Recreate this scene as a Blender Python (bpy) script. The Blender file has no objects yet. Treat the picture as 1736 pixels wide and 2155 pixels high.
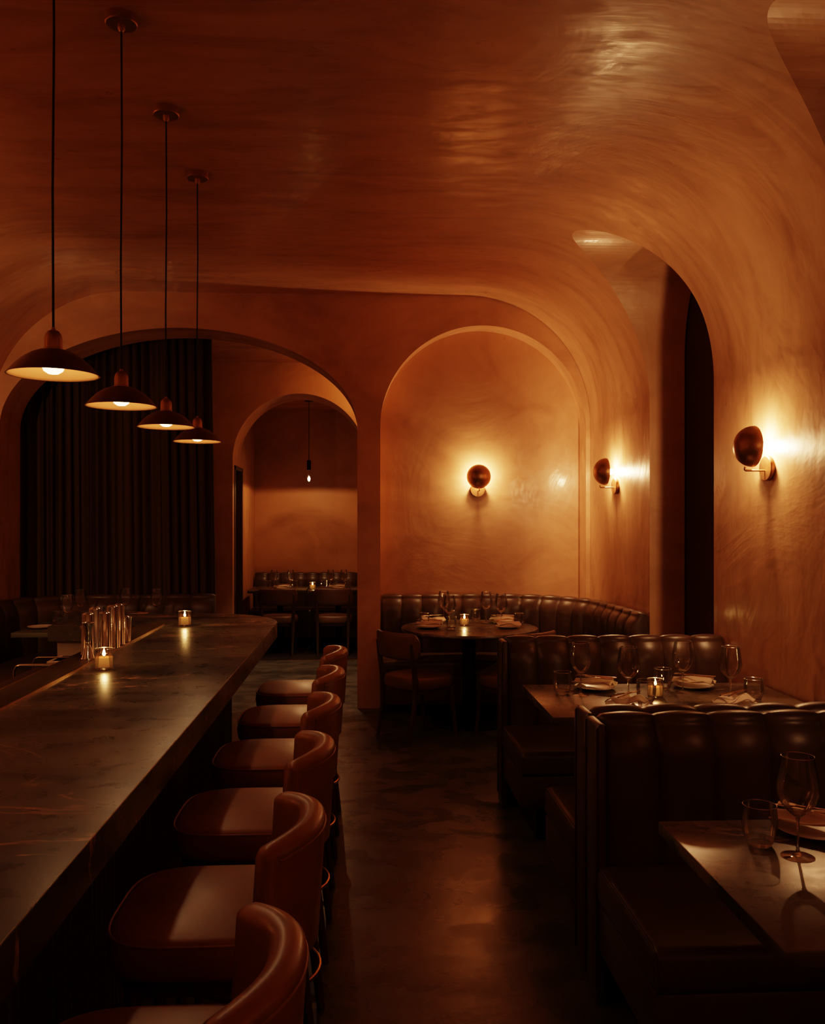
import bpy, bmesh, math, random
from mathutils import Vector, Matrix
PI = math.pi
random.seed(7)
sc = bpy.context.scene
COL = sc.collection

# ------------------------------------------------------------------ render look
sc.view_settings.view_transform = 'Filmic'
sc.view_settings.look = 'Medium High Contrast'
sc.view_settings.exposure = -0.6
cy = sc.cycles
cy.max_bounces = 14; cy.diffuse_bounces = 6; cy.glossy_bounces = 6
cy.transmission_bounces = 12; cy.transparent_max_bounces = 24
cy.caustics_reflective = False; cy.caustics_refractive = False
cy.sample_clamp_indirect = 4.0; cy.sample_clamp_direct = 0.0
cy.blur_glossy = 0.6
cy.use_denoising = True

# ------------------------------------------------------------------ materials
def newmat(name):
    m = bpy.data.materials.new(name); m.use_nodes = True
    nt = m.node_tree; nt.nodes.clear()
    out = nt.nodes.new('ShaderNodeOutputMaterial')
    return m, nt, out
def N(nt, t, **kw):
    n = nt.nodes.new(t)
    for k, v in kw.items():
        if k in n.inputs.keys() if isinstance(k, str) else False: n.inputs[k].default_value = v
        else: setattr(n, k, v)
    return n
def inp(n, **kw):
    for k, v in kw.items(): n.inputs[k.replace('_', ' ')].default_value = v
    return n
def noise(nt, scale, detail=4, rough=.55, dist=0, sc3=(1,1,1), rot=(0,0,0), coord='Object'):
    tc = nt.nodes.new('ShaderNodeTexCoord'); mp = nt.nodes.new('ShaderNodeMapping')
    mp.inputs['Scale'].default_value = sc3; mp.inputs['Rotation'].default_value = rot
    nt.links.new(tc.outputs[coord], mp.inputs['Vector'])
    n = nt.nodes.new('ShaderNodeTexNoise')
    inp(n, Scale=scale, Detail=detail, Roughness=rough, Distortion=dist)
    nt.links.new(mp.outputs[0], n.inputs['Vector'])
    return n
def ramp(nt, src, stops):
    r = nt.nodes.new('ShaderNodeValToRGB')
    e = r.color_ramp.elements
    while len(e) < len(stops): e.new(.5)
    for el, (p, c) in zip(e, stops):
        el.position = p; el.color = (c if len(c) == 4 else (*c, 1))
    nt.links.new(src, r.inputs[0]); return r
def mapr(nt, src, a, b, c, d):
    m = nt.nodes.new('ShaderNodeMapRange')
    m.inputs[1].default_value = a; m.inputs[2].default_value = b
    m.inputs[3].default_value = c; m.inputs[4].default_value = d
    nt.links.new(src, m.inputs[0]); return m
def mixc(nt, f, a, b, mode='MIX'):
    m = nt.nodes.new('ShaderNodeMix'); m.data_type = 'RGBA'; m.blend_type = mode
    for i, s in ((0, f), (6, a), (7, b)):
        if hasattr(s, 'links'): nt.links.new(s, m.inputs[i])
        else: m.inputs[i].default_value = s if i == 0 else (*s, 1)
    return m.outputs[2]
def bump(nt, src, strength, dist, normal=None):
    b = nt.nodes.new('ShaderNodeBump'); inp(b, Strength=strength, Distance=dist)
    nt.links.new(src, b.inputs['Height'])
    if normal is not None: nt.links.new(normal, b.inputs['Normal'])
    return b.outputs[0]

def plaster(name, c0, c1, rough=(.25, .5), coat=.6, dark=1.0):
    m, nt, out = newmat(name)
    p = nt.nodes.new('ShaderNodeBsdfPrincipled')
    big = noise(nt, .9, 5, .6, 1.2)
    st = noise(nt, 2.6, 7, .62, .9, (.35, 1.5, .5), (0, 0, .25))
    st2 = noise(nt, 7, 6, .65, .8, (.5, 1.6, .6), (0, 0, -.3))
    r1 = ramp(nt, big.outputs[0], [(.3, c0), (.7, c1)])
    r2 = ramp(nt, st.outputs[0], [(.28, (.66, .58, .52)), (.52, (1, 1, 1)), (.75, (1.16, 1.2, 1.22))])
    col = mixc(nt, 1.0, r1.outputs[0], r2.outputs[0], 'MULTIPLY')
    nt.links.new(col, p.inputs['Base Color'])
    rr = mapr(nt, st2.outputs[0], .3, .7, rough[0], rough[1])
    nt.links.new(rr.outputs[0], p.inputs['Roughness'])
    b0 = bump(nt, big.outputs[0], .18, .05)
    b1 = bump(nt, st.outputs[0], .16, .010, b0)
    b2 = bump(nt, st2.outputs[0], .08, .004, b1)
    nt.links.new(b2, p.inputs['Normal'])
    inp(p, Coat_Roughness=.15)
    cm = noise(nt, 4.5, 6, .7, 1.2, (.5, 1.4, .6), (0, 0, .6)); cw = mapr(nt, cm.outputs[0], .42, .62, coat*.12, coat)
    nt.links.new(cw.outputs[0], p.inputs['Coat Weight']); nt.links.new(b2, p.inputs['Coat Normal'])
    nt.links.new(p.outputs[0], out.inputs[0]); return m

def simple(name, col, rough=.5, metal=0, bmp=0, bscale=40, coat=0, spec=.5, var=0, vscale=6, sc3=(1,1,1), sheen=0):
    m, nt, out = newmat(name)
    p = nt.nodes.new('ShaderNodeBsdfPrincipled')
    inp(p, Roughness=rough, Metallic=metal, Coat_Weight=coat, Coat_Roughness=.15, Sheen_Weight=sheen)
    p.inputs['Specular IOR Level'].default_value = spec
    if var:
        n = noise(nt, vscale, 5, .6, .4, sc3)
        r = ramp(nt, n.outputs[0], [(.3, tuple(c*(1-var) for c in col)), (.7, tuple(min(1, c*(1+var)) for c in col))])
        nt.links.new(r.outputs[0], p.inputs['Base Color'])
        rr = mapr(nt, n.outputs[0], .3, .7, max(.03, rough*(1-.3*var)), rough*(1+.3*var))
        nt.links.new(rr.outputs[0], p.inputs['Roughness'])
    else: p.inputs['Base Color'].default_value = (*col, 1)
    if bmp:
        n = noise(nt, bscale, 3, .6, 0, sc3)
        nt.links.new(bump(nt, n.outputs[0], bmp, .002), p.inputs['Normal'])
    nt.links.new(p.outputs[0], out.inputs[0]); return m

def stone(name, k=1.0, tn=(1, 1, 1)):
    m, nt, out = newmat(name)
    p = nt.nodes.new('ShaderNodeBsdfPrincipled')
    a = noise(nt, 1.7, 6, .54, .35, (.55, 1.6, 1), (0, 0, .45))
    r = ramp(nt, a.outputs[0], [(p_, tuple(c_*t_ for c_, t_ in zip(cc, tn))) for p_, cc in [(.33, (.016*k, .011*k, .006*k)), (.44, (.045*k, .037*k, .026*k)), (.52, (.095*k, .092*k, .072*k)), (.72, (.145*k, .145*k, .115*k))]])
    v = noise(nt, 1.1, 6, .55, .9, (.7, 1.6, 1), (0, 0, .5))
    d = nt.nodes.new('ShaderNodeMath'); d.operation = 'SUBTRACT'; d.inputs[1].default_value = .5
    nt.links.new(v.outputs[0], d.inputs[0])
    ab = nt.nodes.new('ShaderNodeMath'); ab.operation = 'ABSOLUTE'; nt.links.new(d.outputs[0], ab.inputs[0])
    vr = mapr(nt, ab.outputs[0], .001, .010, 1, 0)
    gate = noise(nt, 2.3, 3, .5, .5); g = mapr(nt, gate.outputs[0], .46, .60, 0, 1)
    mu = nt.nodes.new('ShaderNodeMath'); mu.operation = 'MULTIPLY'
    nt.links.new(vr.outputs[0], mu.inputs[0]); nt.links.new(g.outputs[0], mu.inputs[1])
    col = mixc(nt, mu.outputs[0], r.outputs[0], (.50*k, .34*k, .22*k))
    nt.links.new(col, p.inputs['Base Color'])
    f = noise(nt, 14, 6, .6, .4)
    rr = mapr(nt, f.outputs[0], .3, .7, .24, .36); nt.links.new(rr.outputs[0], p.inputs['Roughness'])
    g2 = noise(nt, 180, 2, .5, 0)
    b = bump(nt, a.outputs[0], .03, .01); b = bump(nt, g2.outputs[0], .10, .0004, b)
    nt.links.new(b, p.inputs['Normal'])
    nt.links.new(p.outputs[0], out.inputs[0]); return m

def leather(name, c, rough=.38, coat=.0, spec=.5):
    m, nt, out = newmat(name)
    p = nt.nodes.new('ShaderNodeBsdfPrincipled')
    a = noise(nt, 5, 5, .6, .5)
    r = ramp(nt, a.outputs[0], [(.3, tuple(x*.75 for x in c)), (.7, tuple(x*1.2 for x in c))])
    nt.links.new(r.outputs[0], p.inputs['Base Color'])
    rr = mapr(nt, a.outputs[0], .3, .7, rough*.85, rough*1.15); nt.links.new(rr.outputs[0], p.inputs['Roughness'])
    inp(p, Coat_Weight=coat, Coat_Roughness=.25); p.inputs['Specular IOR Level'].default_value = spec
    tc = nt.nodes.new('ShaderNodeTexCoord'); v = nt.nodes.new('ShaderNodeTexVoronoi'); v.inputs['Scale'].default_value = 260
    nt.links.new(tc.outputs['Object'], v.inputs['Vector'])
    b0 = bump(nt, a.outputs[0], .2, .01)
    b = bump(nt, v.outputs['Distance'], .18, .0006, b0); nt.links.new(b, p.inputs['Normal'])
    nt.links.new(p.outputs[0], out.inputs[0]); return m

def glassmat(name, transp=.25, thin=False, rough=0.0, tint=1, f0=.03, f1=.75):
    m, nt, out = newmat(name)
    t = nt.nodes.new('ShaderNodeBsdfTransparent'); t.inputs[0].default_value = (tint, tint, tint, 1)
    mx = nt.nodes.new('ShaderNodeMixShader')
    if thin:
        g = nt.nodes.new('ShaderNodeBsdfGlossy'); g.inputs['Roughness'].default_value = .015
        f = nt.nodes.new('ShaderNodeLayerWeight'); f.inputs[0].default_value = .35
        mr = mapr(nt, f.outputs['Fresnel'], 0, 1, f0, f1); nt.links.new(mr.outputs[0], mx.inputs[0])
        nt.links.new(t.outputs[0], mx.inputs[1]); nt.links.new(g.outputs[0], mx.inputs[2])
    else:
        g = nt.nodes.new('ShaderNodeBsdfGlass'); inp(g, Roughness=rough, IOR=1.5)
        mx.inputs[0].default_value = transp
        nt.links.new(g.outputs[0], mx.inputs[1]); nt.links.new(t.outputs[0], mx.inputs[2])
    nt.links.new(mx.outputs[0], out.inputs[0]); return m

def emit(name, col, s, transp=False):
    m, nt, out = newmat(name)
    e = nt.nodes.new('ShaderNodeEmission'); e.inputs[0].default_value = (*col, 1); e.inputs[1].default_value = s
    if transp:
        a = nt.nodes.new('ShaderNodeAddShader'); t = nt.nodes.new('ShaderNodeBsdfTransparent')
        nt.links.new(e.outputs[0], a.inputs[0]); nt.links.new(t.outputs[0], a.inputs[1]); nt.links.new(a.outputs[0], out.inputs[0])
    else: nt.links.new(e.outputs[0], out.inputs[0])
    return m

def waxmat():
    m, nt, out = newmat('glowing_wax')
    p = nt.nodes.new('ShaderNodeBsdfPrincipled'); inp(p, Roughness=.8)
    p.inputs['Specular IOR Level'].default_value = 0
    p.inputs['Base Color'].default_value = (.06, .018, .005, 1)
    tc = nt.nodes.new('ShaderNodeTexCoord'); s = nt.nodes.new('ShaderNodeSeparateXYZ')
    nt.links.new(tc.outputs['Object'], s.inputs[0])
    r = mapr(nt, s.outputs[2], .0, .05, .22, 1.0)  # flame glow put into the wax as emission, stronger towards the top
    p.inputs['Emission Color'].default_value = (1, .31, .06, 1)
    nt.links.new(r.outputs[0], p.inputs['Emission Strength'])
    nt.links.new(p.outputs[0], out.inputs[0]); return m

M = {}
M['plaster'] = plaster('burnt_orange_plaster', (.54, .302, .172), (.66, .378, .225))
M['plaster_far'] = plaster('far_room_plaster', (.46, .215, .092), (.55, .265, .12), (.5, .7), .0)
M['dark_recess'] = simple('dark_brown_panel', (.075, .032, .018), .85, spec=.15)
M['floor'] = None
M['stone'] = stone('dark_veined_stone')
M['stone2'] = stone('brown_veined_stone', 1.0, (1.35, .98, .74))
M['brown_leather'] = leather('dark_brown_leather', (.070, .034, .019), .38)
M['tan_leather'] = leather('cognac_leather', (.30, .118, .040), .42, coat=.25, spec=.35)
M['tan_piping'] = leather('cognac_piping', (.34, .15, .06), .35)
M['chair_leather'] = leather('brown_chair_leather', (.17, .075, .034), .42)
M['piping'] = leather('dark_leather_piping', (.07, .035, .02), .35)
M['wood'] = simple('dark_walnut_wood', (.075, .032, .014), .42, bmp=.2, bscale=30, var=.35, vscale=8, sc3=(6, 6, .6))
M['darkwood'] = simple('blackened_fluted_wood', (.045, .022, .014), .45, var=.3, vscale=10, sc3=(6, 6, .5))
M['black_metal'] = simple('blackened_steel', (.012, .009, .008), .4, .6)
M['bronze'] = simple('aged_bronze', (.42, .22, .11), .38, .9, var=.25, vscale=14)
M['shade_metal'] = simple('dark_bronze_shade', (.19, .085, .045), .38, .85, var=.3, vscale=10)
M['shade_inner'] = simple('copper_inner', (.50, .22, .085), .5, .3)
M['brass'] = simple('aged_brass', (.50, .29, .12), .3, 1, var=.2, vscale=20)
M['steel'] = simple('polished_steel', (.66, .72, .78), .12, 1)
M['tray_metal'] = simple('brushed_tray_metal', (.34, .25, .17), .35, 1)
M['cutlery'] = simple('copper_toned_cutlery', (.80, .64, .52), .15, 1)
M['grey_cabinet'] = simple('grey_underbar_panel', (.50, .45, .36), .6, var=.1)
M['white'] = simple('white_plastic', (.7, .66, .58), .5)
M['linen'] = simple('white_linen', (.72, .56, .46), .85, bmp=.4, bscale=250, sheen=.2)
M['ceramic'] = simple('white_glazed_plate', (.66, .56, .48), .3, coat=.3)
M['cord'] = simple('black_fabric_cord', (.01, .007, .006), .7)
M['curtain'] = simple('dark_brown_velvet', (.085, .042, .022), .9, sheen=0, spec=.1, bmp=.3, bscale=90)
M['glass'] = glassmat('clear_glass', .22)
M['bowl_glass'] = glassmat('bowl_glass', thin=True, tint=.955, f0=.03, f1=.9)
M['thin_glass'] = glassmat('candle_glass', thin=True)
M['rim_glass'] = simple('rim_highlight', (.95, .9, .85), .15, .75)  # pale metallic colour stands in for the bright highlight along glass rims
M['wax'] = waxmat()
M['flame'] = emit('candle_flame', (1, .48, .14), 170, True)
M['bulb'] = emit('warm_bulb', (1, .66, .32), 70, True)
M['frost'] = emit('frosted_bulb', (1, .62, .27), 9, True)
M['wick'] = simple('wick', (.02, .015, .01), .9)

def floormat(name, k=1.0, rough=(.20, .36)):
    m, nt, out = newmat(name)
    p = nt.nodes.new('ShaderNodeBsdfPrincipled')
    a = noise(nt, 1.2, 5, .5, .6, (.9, 1.15, 1)); b_ = noise(nt, 5, 5, .5, .4, (.9, 1.15, 1), (0, 0, .2))
    r = ramp(nt, a.outputs[0], [(.3, (.045*k, .033*k, .022*k)), (.7, (.14*k, .108*k, .074*k))])
    r2 = ramp(nt, b_.outputs[0], [(.3, (.7, .7, .7)), (.7, (1.15, 1.15, 1.15))])
    nt.links.new(mixc(nt, 1.0, r.outputs[0], r2.outputs[0], 'MULTIPLY'), p.inputs['Base Color'])
    rr = mapr(nt, b_.outputs[0], .3, .7, *rough); nt.links.new(rr.outputs[0], p.inputs['Roughness'])
    n = bump(nt, a.outputs[0], .25, .03); n = bump(nt, b_.outputs[0], .35, .006, n)
    nt.links.new(n, p.inputs['Normal'])
    nt.links.new(p.outputs[0], out.inputs[0]); return m
M['floor'] = floormat('polished_concrete')
M['floor_dark'] = simple('dark_carpet', (.03, .015, .010), .9, spec=.1, var=.2)

# ------------------------------------------------------------------ mesh builder
class MB:
    def __init__(s): s.bm = bmesh.new()
    def face(s, vs):
        try: return s.bm.faces.new(vs)
        except ValueError: return None
    def box(s, x0, x1, y0, y1, z0, z1, bev=0, seg=3):
        v = [s.bm.verts.new((x, y, z)) for z in (z0, z1) for x, y in ((x0, y0), (x1, y0), (x1, y1), (x0, y1))]
        fs = [s.face([v[i] for i in q]) for q in ((3,2,1,0),(4,5,6,7),(0,1,5,4),(1,2,6,5),(2,3,7,6),(3,0,4,7))]
        if bev:
            es = {e for f in fs for e in f.edges}
            bmesh.ops.bevel(s.bm, geom=list(es), offset=bev, segments=seg, profile=.5, affect='EDGES', clamp_overlap=True)
        return s
    def lathe(s, prof, seg=32, c=(0, 0, 0), axis=None, cap=True):
        """prof: list of (r, z)"""
        R = Matrix.Identity(3)
        if axis is not None: R = Vector((0, 0, 1)).rotation_difference(Vector(axis)).to_matrix()
        c = Vector(c); rings = []
        for r, z in prof:
            if r < 1e-6: rings.append([s.bm.verts.new(c + R @ Vector((0, 0, z)))])
            else: rings.append([s.bm.verts.new(c + R @ Vector((r*math.cos(2*PI*i/seg), r*math.sin(2*PI*i/seg), z))) for i in range(seg)])
        for a, b in zip(rings, rings[1:]):
            if len(a) == 1 and len(b) == 1: continue
            for i in range(seg):
                j = (i+1) % seg
                if len(a) == 1: s.face([a[0], b[j], b[i]])
                elif len(b) == 1: s.face([a[i], a[j], b[0]])
                else: s.face([a[i], a[j], b[j], b[i]])
        if cap:
            for rg, rev in ((rings[0], True), (rings[-1], False)):
                if len(rg) > 1: s.face(rg[::-1] if rev else rg)
        return s
    def tube(s, pts, r, seg=8, closed=False, cap=True):
        pts = [Vector(p) for p in pts]; n = len(pts)
        rs = r if isinstance(r, (list, tuple)) else [r]*n
        rings = []; up = None
        for i, p in enumerate(pts):
            if closed: t = pts[(i+1) % n] - pts[i-1]
            else: t = pts[min(i+1, n-1)] - pts[max(i-1, 0)]
            t.normalize()
            if up is None:
                up = Vector((0, 0, 1)) if abs(t.z) < .9 else Vector((1, 0, 0))
            u = (up - t*up.dot(t)).normalized(); up = u; w = t.cross(u)
            rings.append([s.bm.verts.new(p + (u*math.cos(2*PI*k/seg) + w*math.sin(2*PI*k/seg))*rs[i]) for k in range(seg)])
        m = n if closed else n-1
        for i in range(m):
            a, b = rings[i], rings[(i+1) % n]
            for k in range(seg): s.face([a[k], a[(k+1) % seg], b[(k+1) % seg], b[k]])
        if cap and not closed: s.face(rings[0][::-1]); s.face(rings[-1])
        return s
    def prism(s, poly, z0, z1, bev=0, seg=2):
        a = [s.bm.verts.new((x, y, z0)) for x, y in poly]; b = [s.bm.verts.new((x, y, z1)) for x, y in poly]
        n = len(poly); s.face(a[::-1]); t = s.face(b)
        for i in range(n): s.face([a[i], a[(i+1) % n], b[(i+1) % n], b[i]])
        if bev: bmesh.ops.bevel(s.bm, geom=list(t.edges), offset=bev, segments=seg, profile=.5, affect='EDGES')
        return s
    def loft(s, rings, closed_ring=True, caps=True):
        R = [[s.bm.verts.new(p) for p in r] for r in rings]; n = len(R[0])
        for a, b in zip(R, R[1:]):
            for i in range(n if closed_ring else n-1): s.face([a[i], a[(i+1) % n], b[(i+1) % n], b[i]])
        if caps and closed_ring: s.face(R[0][::-1]); s.face(R[-1])
        return s
    def xf(s, mat): bmesh.ops.transform(s.bm, matrix=mat, verts=s.bm.verts); return s

def obj(name, mb, mat, parent=None, smooth=40, loc=(0, 0, 0), rz=0):
    bm = mb.bm
    bmesh.ops.recalc_face_normals(bm, faces=bm.faces)
    me = bpy.data.meshes.new(name)
    bm.to_mesh(me); bm.free()
    if smooth:
        me.shade_smooth()
        try: me.set_sharp_from_angle(angle=math.radians(smooth))
        except Exception: pass
    for m_ in (mat if isinstance(mat, (list, tuple)) else [mat]): me.materials.append(m_)
    o = bpy.data.objects.new(name, me); COL.objects.link(o)
    o.location = loc; o.rotation_euler = (0, 0, rz)
    if parent: o.parent = parent
    return o
def tag(o, label, cat, group=None):
    o['label'] = label; o['category'] = cat
    if group: o['group'] = group
    return o
def thing(name, label, cat, loc=(0, 0, 0), rz=0, group=None):
    o = bpy.data.objects.new(name, None); COL.objects.link(o)
    o.empty_display_size = .1
    o.location = loc; o.rotation_euler = (0, 0, rz)
    return tag(o, label, cat, group)
def struct(name, mb, mat, smooth=0):
    o = obj(name, mb, mat, None, smooth); o['kind'] = 'structure'; return o
KIDS = {}
def kids(o): return [c for c in bpy.data.objects if c.parent == o]
def dup(root, loc, rz=0, label=None, group=None):
    r = root.copy(); COL.objects.link(r); r.location = loc; r.rotation_euler = (0, 0, rz)
    if label: r['label'] = label
    if group: r['group'] = group
    for ch in kids(root):
        c = ch.copy(); COL.objects.link(c); c.parent = r
        for g in kids(ch):
            d = g.copy(); COL.objects.link(d); d.parent = c
    return r
def point(name, loc, w, rad=.02, col=(1, .62, .30), parent=None):
    l = bpy.data.lights.new(name, 'POINT'); l.energy = w; l.shadow_soft_size = rad; l.color = col
    o = bpy.data.objects.new(name, l); COL.objects.link(o); o.location = loc
    if parent: o.parent = parent
    return o
def spot(name, loc, w, ang, blend, rad=.03, col=(1, .62, .30), parent=None, rot=(0, 0, 0)):
    l = bpy.data.lights.new(name, 'SPOT'); l.energy = w; l.shadow_soft_size = rad; l.color = col
    l.spot_size = math.radians(ang); l.spot_blend = blend
    o = bpy.data.objects.new(name, l); COL.objects.link(o); o.location = loc; o.rotation_euler = rot
    if parent: o.parent = parent
    return o

# light levels
W_SCONCE, W_PEND, W_CANDLE = 52.0, 2.8, .5
WARM = (1, .50, .19)

# ------------------------------------------------------------------ camera
cam = bpy.data.cameras.new('camera'); co = bpy.data.objects.new('camera', cam); COL.objects.link(co)
co.location = (0, 0, 1.6); co.rotation_euler = (math.radians(90), 0, -math.radians(3.06))
cam.sensor_fit = 'HORIZONTAL'; cam.sensor_width = 36; cam.lens = 36*1850/1736
cam.shift_y = (1094-1077.5)/1736
cam.clip_start = .05
sc.camera = co
w = bpy.data.worlds.new('world'); sc.world = w; w.use_nodes = True
w.node_tree.nodes['Background'].inputs[0].default_value = (.02, .01, .005, 1)
w.node_tree.nodes['Background'].inputs[1].default_value = .2

# ------------------------------------------------------------------ room shell
Y0, YB = -2.4, 7.47
ZC, RV = 3.51, 1.1
def XW(y): return 1.93 + .047*(YB - y)          # the right wall is slightly splayed
XL = -3.11
def boolean(o, cutters):
    for c in cutters:
        md = o.modifiers.new('cut', 'BOOLEAN'); md.operation = 'DIFFERENCE'; md.object = c; md.solver = 'EXACT'
    dg = bpy.context.evaluated_depsgraph_get(); dg.update()
    me = bpy.data.meshes.new_from_object(o.evaluated_get(dg))
    o.modifiers.clear(); o.data = me
    for c in cutters: bpy.data.objects.remove(c, do_unlink=True)
def arch_poly(cx, half, zs, rise, n=64, z0=-.2):
    pts = [(cx-half, z0), (cx-half, zs)]
    pts += [(cx-half*math.cos(PI*i/n), zs+rise*math.sin(PI*i/n)) for i in range(1, n)]
    pts += [(cx+half, zs), (cx+half, z0)]
    return pts

# right wall with vault, thick solid
mb = MB(); NA = 140
VE = 2/2.08
def ringR(y):
    xw = XW(y); c = xw-RV
    pts = [(c, y, ZC)]
    pts += [(c+RV*math.sin(PI/2*i/NA)**VE, y, ZC-RV+RV*max(0, math.cos(PI/2*i/NA))**VE) for i in range(1, NA+1)]
    pts += [(xw, y, 0), (xw+.25, y, 0), (xw+.25, y, 3.9), (c, y, 3.9)]
    return pts
mb.loft([ringR(Y0), ringR(YB+.001)])
wall_r = struct('wall_right', mb, M['plaster'])
cut = []
for (a, b) in ((5.062, 6.083), (2.53, 3.58)):
    k = MB(); poly = arch_poly((a+b)/2, (b-a)/2, 2.74, .70)
    lo = [(.6, y, z) for y, z in poly]; hi = [(3.2, y, z) for y, z in poly]
    k.loft([lo, hi]); c = obj('cutter', k, M['plaster'], smooth=0); cut.append(c)
boolean(wall_r, cut)
for i, (a, b) in enumerate(((5.062, 6.083), (2.53, 3.58))):
    k = MB(); k.box(XW(a)+.215, XW(a)+.29, a-.3, b+.3, 0, 3.85)  # plain dark brown panel closing the arch opening
    o = struct('wall_panel_%d' % (i+1), k, M['dark_recess'])
    o['label'] = 'dark brown panel behind the arch'

# left wall with vault
mb = MB()
def ringL(y):
    c = XL+RV
    pts = [(c, y, ZC)]
    pts += [(c-RV*math.sin(PI/2*i/NA), y, ZC-RV+RV*math.cos(PI/2*i/NA)) for i in range(1, NA+1)]
    pts += [(XL, y, 0), (XL-.25, y, 0), (XL-.25, y, 3.9), (c, y, 3.9)]
    return pts
mb.loft([ringL(Y0), ringL(YB+.001)]); struct('wall_left', mb, M['plaster'])
mb = MB(); mb.prism([(XL+RV, Y0), (XW(Y0)-RV, Y0), (XW(YB)-RV, YB), (XL+RV, YB)], ZC, 3.9)
struct('ceiling', mb, M['plaster'])
mb = MB(); mb.box(-3.6, 3.0, Y0-.2, Y0, 0, 3.9); struct('wall_front', mb, M['plaster'])

# back wall: big arch right through, shallow niche arch
mb = MB(); mb.box(-3.6, 2.6, YB, 7.9, 0, 3.9)
wall_b = struct('wall_back', mb, M['plaster'])
k = MB(); poly = arch_poly(-1.55, 1.481, 2.38, .831, 96); k.loft([[(x, 7.3, z) for x, z in poly], [(x, 8.1, z) for x, z in poly]])
c1 = obj('cutter', k, M['plaster'], smooth=0)
k = MB(); poly = arch_poly(1.009, .884, 2.383, .878, 96); k.loft([[(x, 7.3, z) for x, z in poly], [(x, 7.70, z) for x, z in poly]])
c2 = obj('cutter', k, M['plaster'], smooth=0)
boolean(wall_b, [c1, c2])

# middle room and far room
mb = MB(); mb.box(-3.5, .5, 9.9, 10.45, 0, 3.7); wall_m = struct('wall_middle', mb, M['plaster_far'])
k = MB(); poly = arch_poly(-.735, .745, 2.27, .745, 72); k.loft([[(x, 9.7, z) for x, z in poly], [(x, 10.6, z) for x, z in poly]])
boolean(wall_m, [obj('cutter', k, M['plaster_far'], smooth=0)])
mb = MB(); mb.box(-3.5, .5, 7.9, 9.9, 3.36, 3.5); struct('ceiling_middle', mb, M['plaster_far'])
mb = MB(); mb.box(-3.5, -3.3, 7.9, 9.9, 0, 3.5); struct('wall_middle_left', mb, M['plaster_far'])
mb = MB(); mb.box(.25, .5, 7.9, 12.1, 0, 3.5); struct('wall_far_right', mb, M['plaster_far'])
mb = MB(); mb.box(-1.6, -1.48, 10.45, 10.0+.0+.5, 0, 3.3)
mb.bm.free(); mb = MB()
mb.box(-1.75, -1.482, 10.45, 10.46, 2.2, 2.21); mb.bm.free()
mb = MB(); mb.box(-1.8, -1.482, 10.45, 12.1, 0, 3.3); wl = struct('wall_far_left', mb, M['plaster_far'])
k = MB(); k.box(-1.62, -1.3, 10.02, 10.66, -.1, 2.22); 
cA = obj('cutter', k, M['plaster_far'], smooth=0)
k = MB(); k.box(-1.62, -1.3, 10.02, 10.66, -.1, 2.22); cB = obj('cutter', k, M['plaster_far'], smooth=0)
boolean(wl, [cA]); boolean(wall_m, [cB])
mb = MB(); mb.box(-1.58, -1.55, 10.03, 10.65, 0, 2.2); dr = struct('door_1', mb, M['darkwood'])
mb = MB()
for y in (10.025, 10.605): mb.box(-1.56, -1.47, y, y+.05, 0, 2.215)
mb.box(-1.56, -1.47, 10.025, 10.655, 2.17, 2.215); struct('trim_1', mb, M['wood'])
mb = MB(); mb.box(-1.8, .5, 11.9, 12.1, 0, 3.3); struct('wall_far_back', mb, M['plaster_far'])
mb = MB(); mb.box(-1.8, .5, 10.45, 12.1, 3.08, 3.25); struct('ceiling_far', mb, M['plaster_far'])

mb = MB(); mb.box(-3.6, 3.0, Y0-.2, 10.07, -.1, 0); struct('floor', mb, M['floor'])
mb = MB(); mb.box(-3.6, 3.0, 10.09, 12.1, -.1, 0); struct('floor_far', mb, M['floor_dark'])
mb = MB(); mb.box(-1.52, .25, 10.07, 10.09, -.1, .004); struct('trim_2', mb, M['brass'])

# ceiling speaker disc
t = thing('ceiling_speaker', 'round flush speaker ring set in the plaster ceiling', 'speaker', (-1.775, 6.94, ZC))
mb = MB(); mb.tube([(.15*math.cos(a*PI/24), .15*math.sin(a*PI/24), -.001) for a in range(48)], .004, 6, True); obj('rim', mb, M['plaster'], t)
mb = MB(); mb.lathe([(0, -.003), (.145, -.003), (.147, .0)], 48); obj('cover', mb, M['plaster'], t)

# ------------------------------------------------------------------ upholstery helpers
def back_profile(T, z0, z1, n=8):
    """closed loop (u, z, nu, nz): u>0 is the seating side, centred thickness T"""
    r = T*.27; L = []
    h0 = T/2; h = h0-.048
    for k in range(22):
        z = z0+(z1-.16-z0)*k/8 if k < 9 else z1-.16+(.16-r)*(k-8)/14; f = max(0, (z-(z1-.15))/(.15-r)); L.append((h0-.048*f**2.4, z, 1, .5*f))
    for k in range(n+1):
        a = PI/2*k/n; L.append((h-r+r*math.cos(a), z1-r+r*math.sin(a), math.cos(a), math.sin(a)))
    h = h0
    for k in range(n+1):
        a = PI/2+PI/2*k/n; L.append((-h+r+r*math.cos(a), z1-r+r*math.sin(a), math.cos(a), math.sin(a)))
    L.append((-h, z0, -1, 0))
    return L
def resample(path, ds):
    P = [Vector(p) for p in path]; d = [0]
    for a, b in zip(P, P[1:]): d.append(d[-1]+(b-a).length)
    n = max(2, round(d[-1]/ds)); out = []
    for i in range(n+1):
        s = d[-1]*i/n; k = 0
        while k < len(d)-2 and d[k+1] < s: k += 1
        f = (s-d[k])/(d[k+1]-d[k]); p = P[k].lerp(P[k+1], f); tg = (P[min(k+1, len(P)-1)]-P[k]).normalized()
        out.append([p, tg, s])
    # smooth tangents
    for i in range(n+1):
        a = out[max(i-1, 0)][0]; b = out[min(i+1, n)][0]; out[i][1] = (b-a).normalized()
    return out, d[-1]
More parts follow.
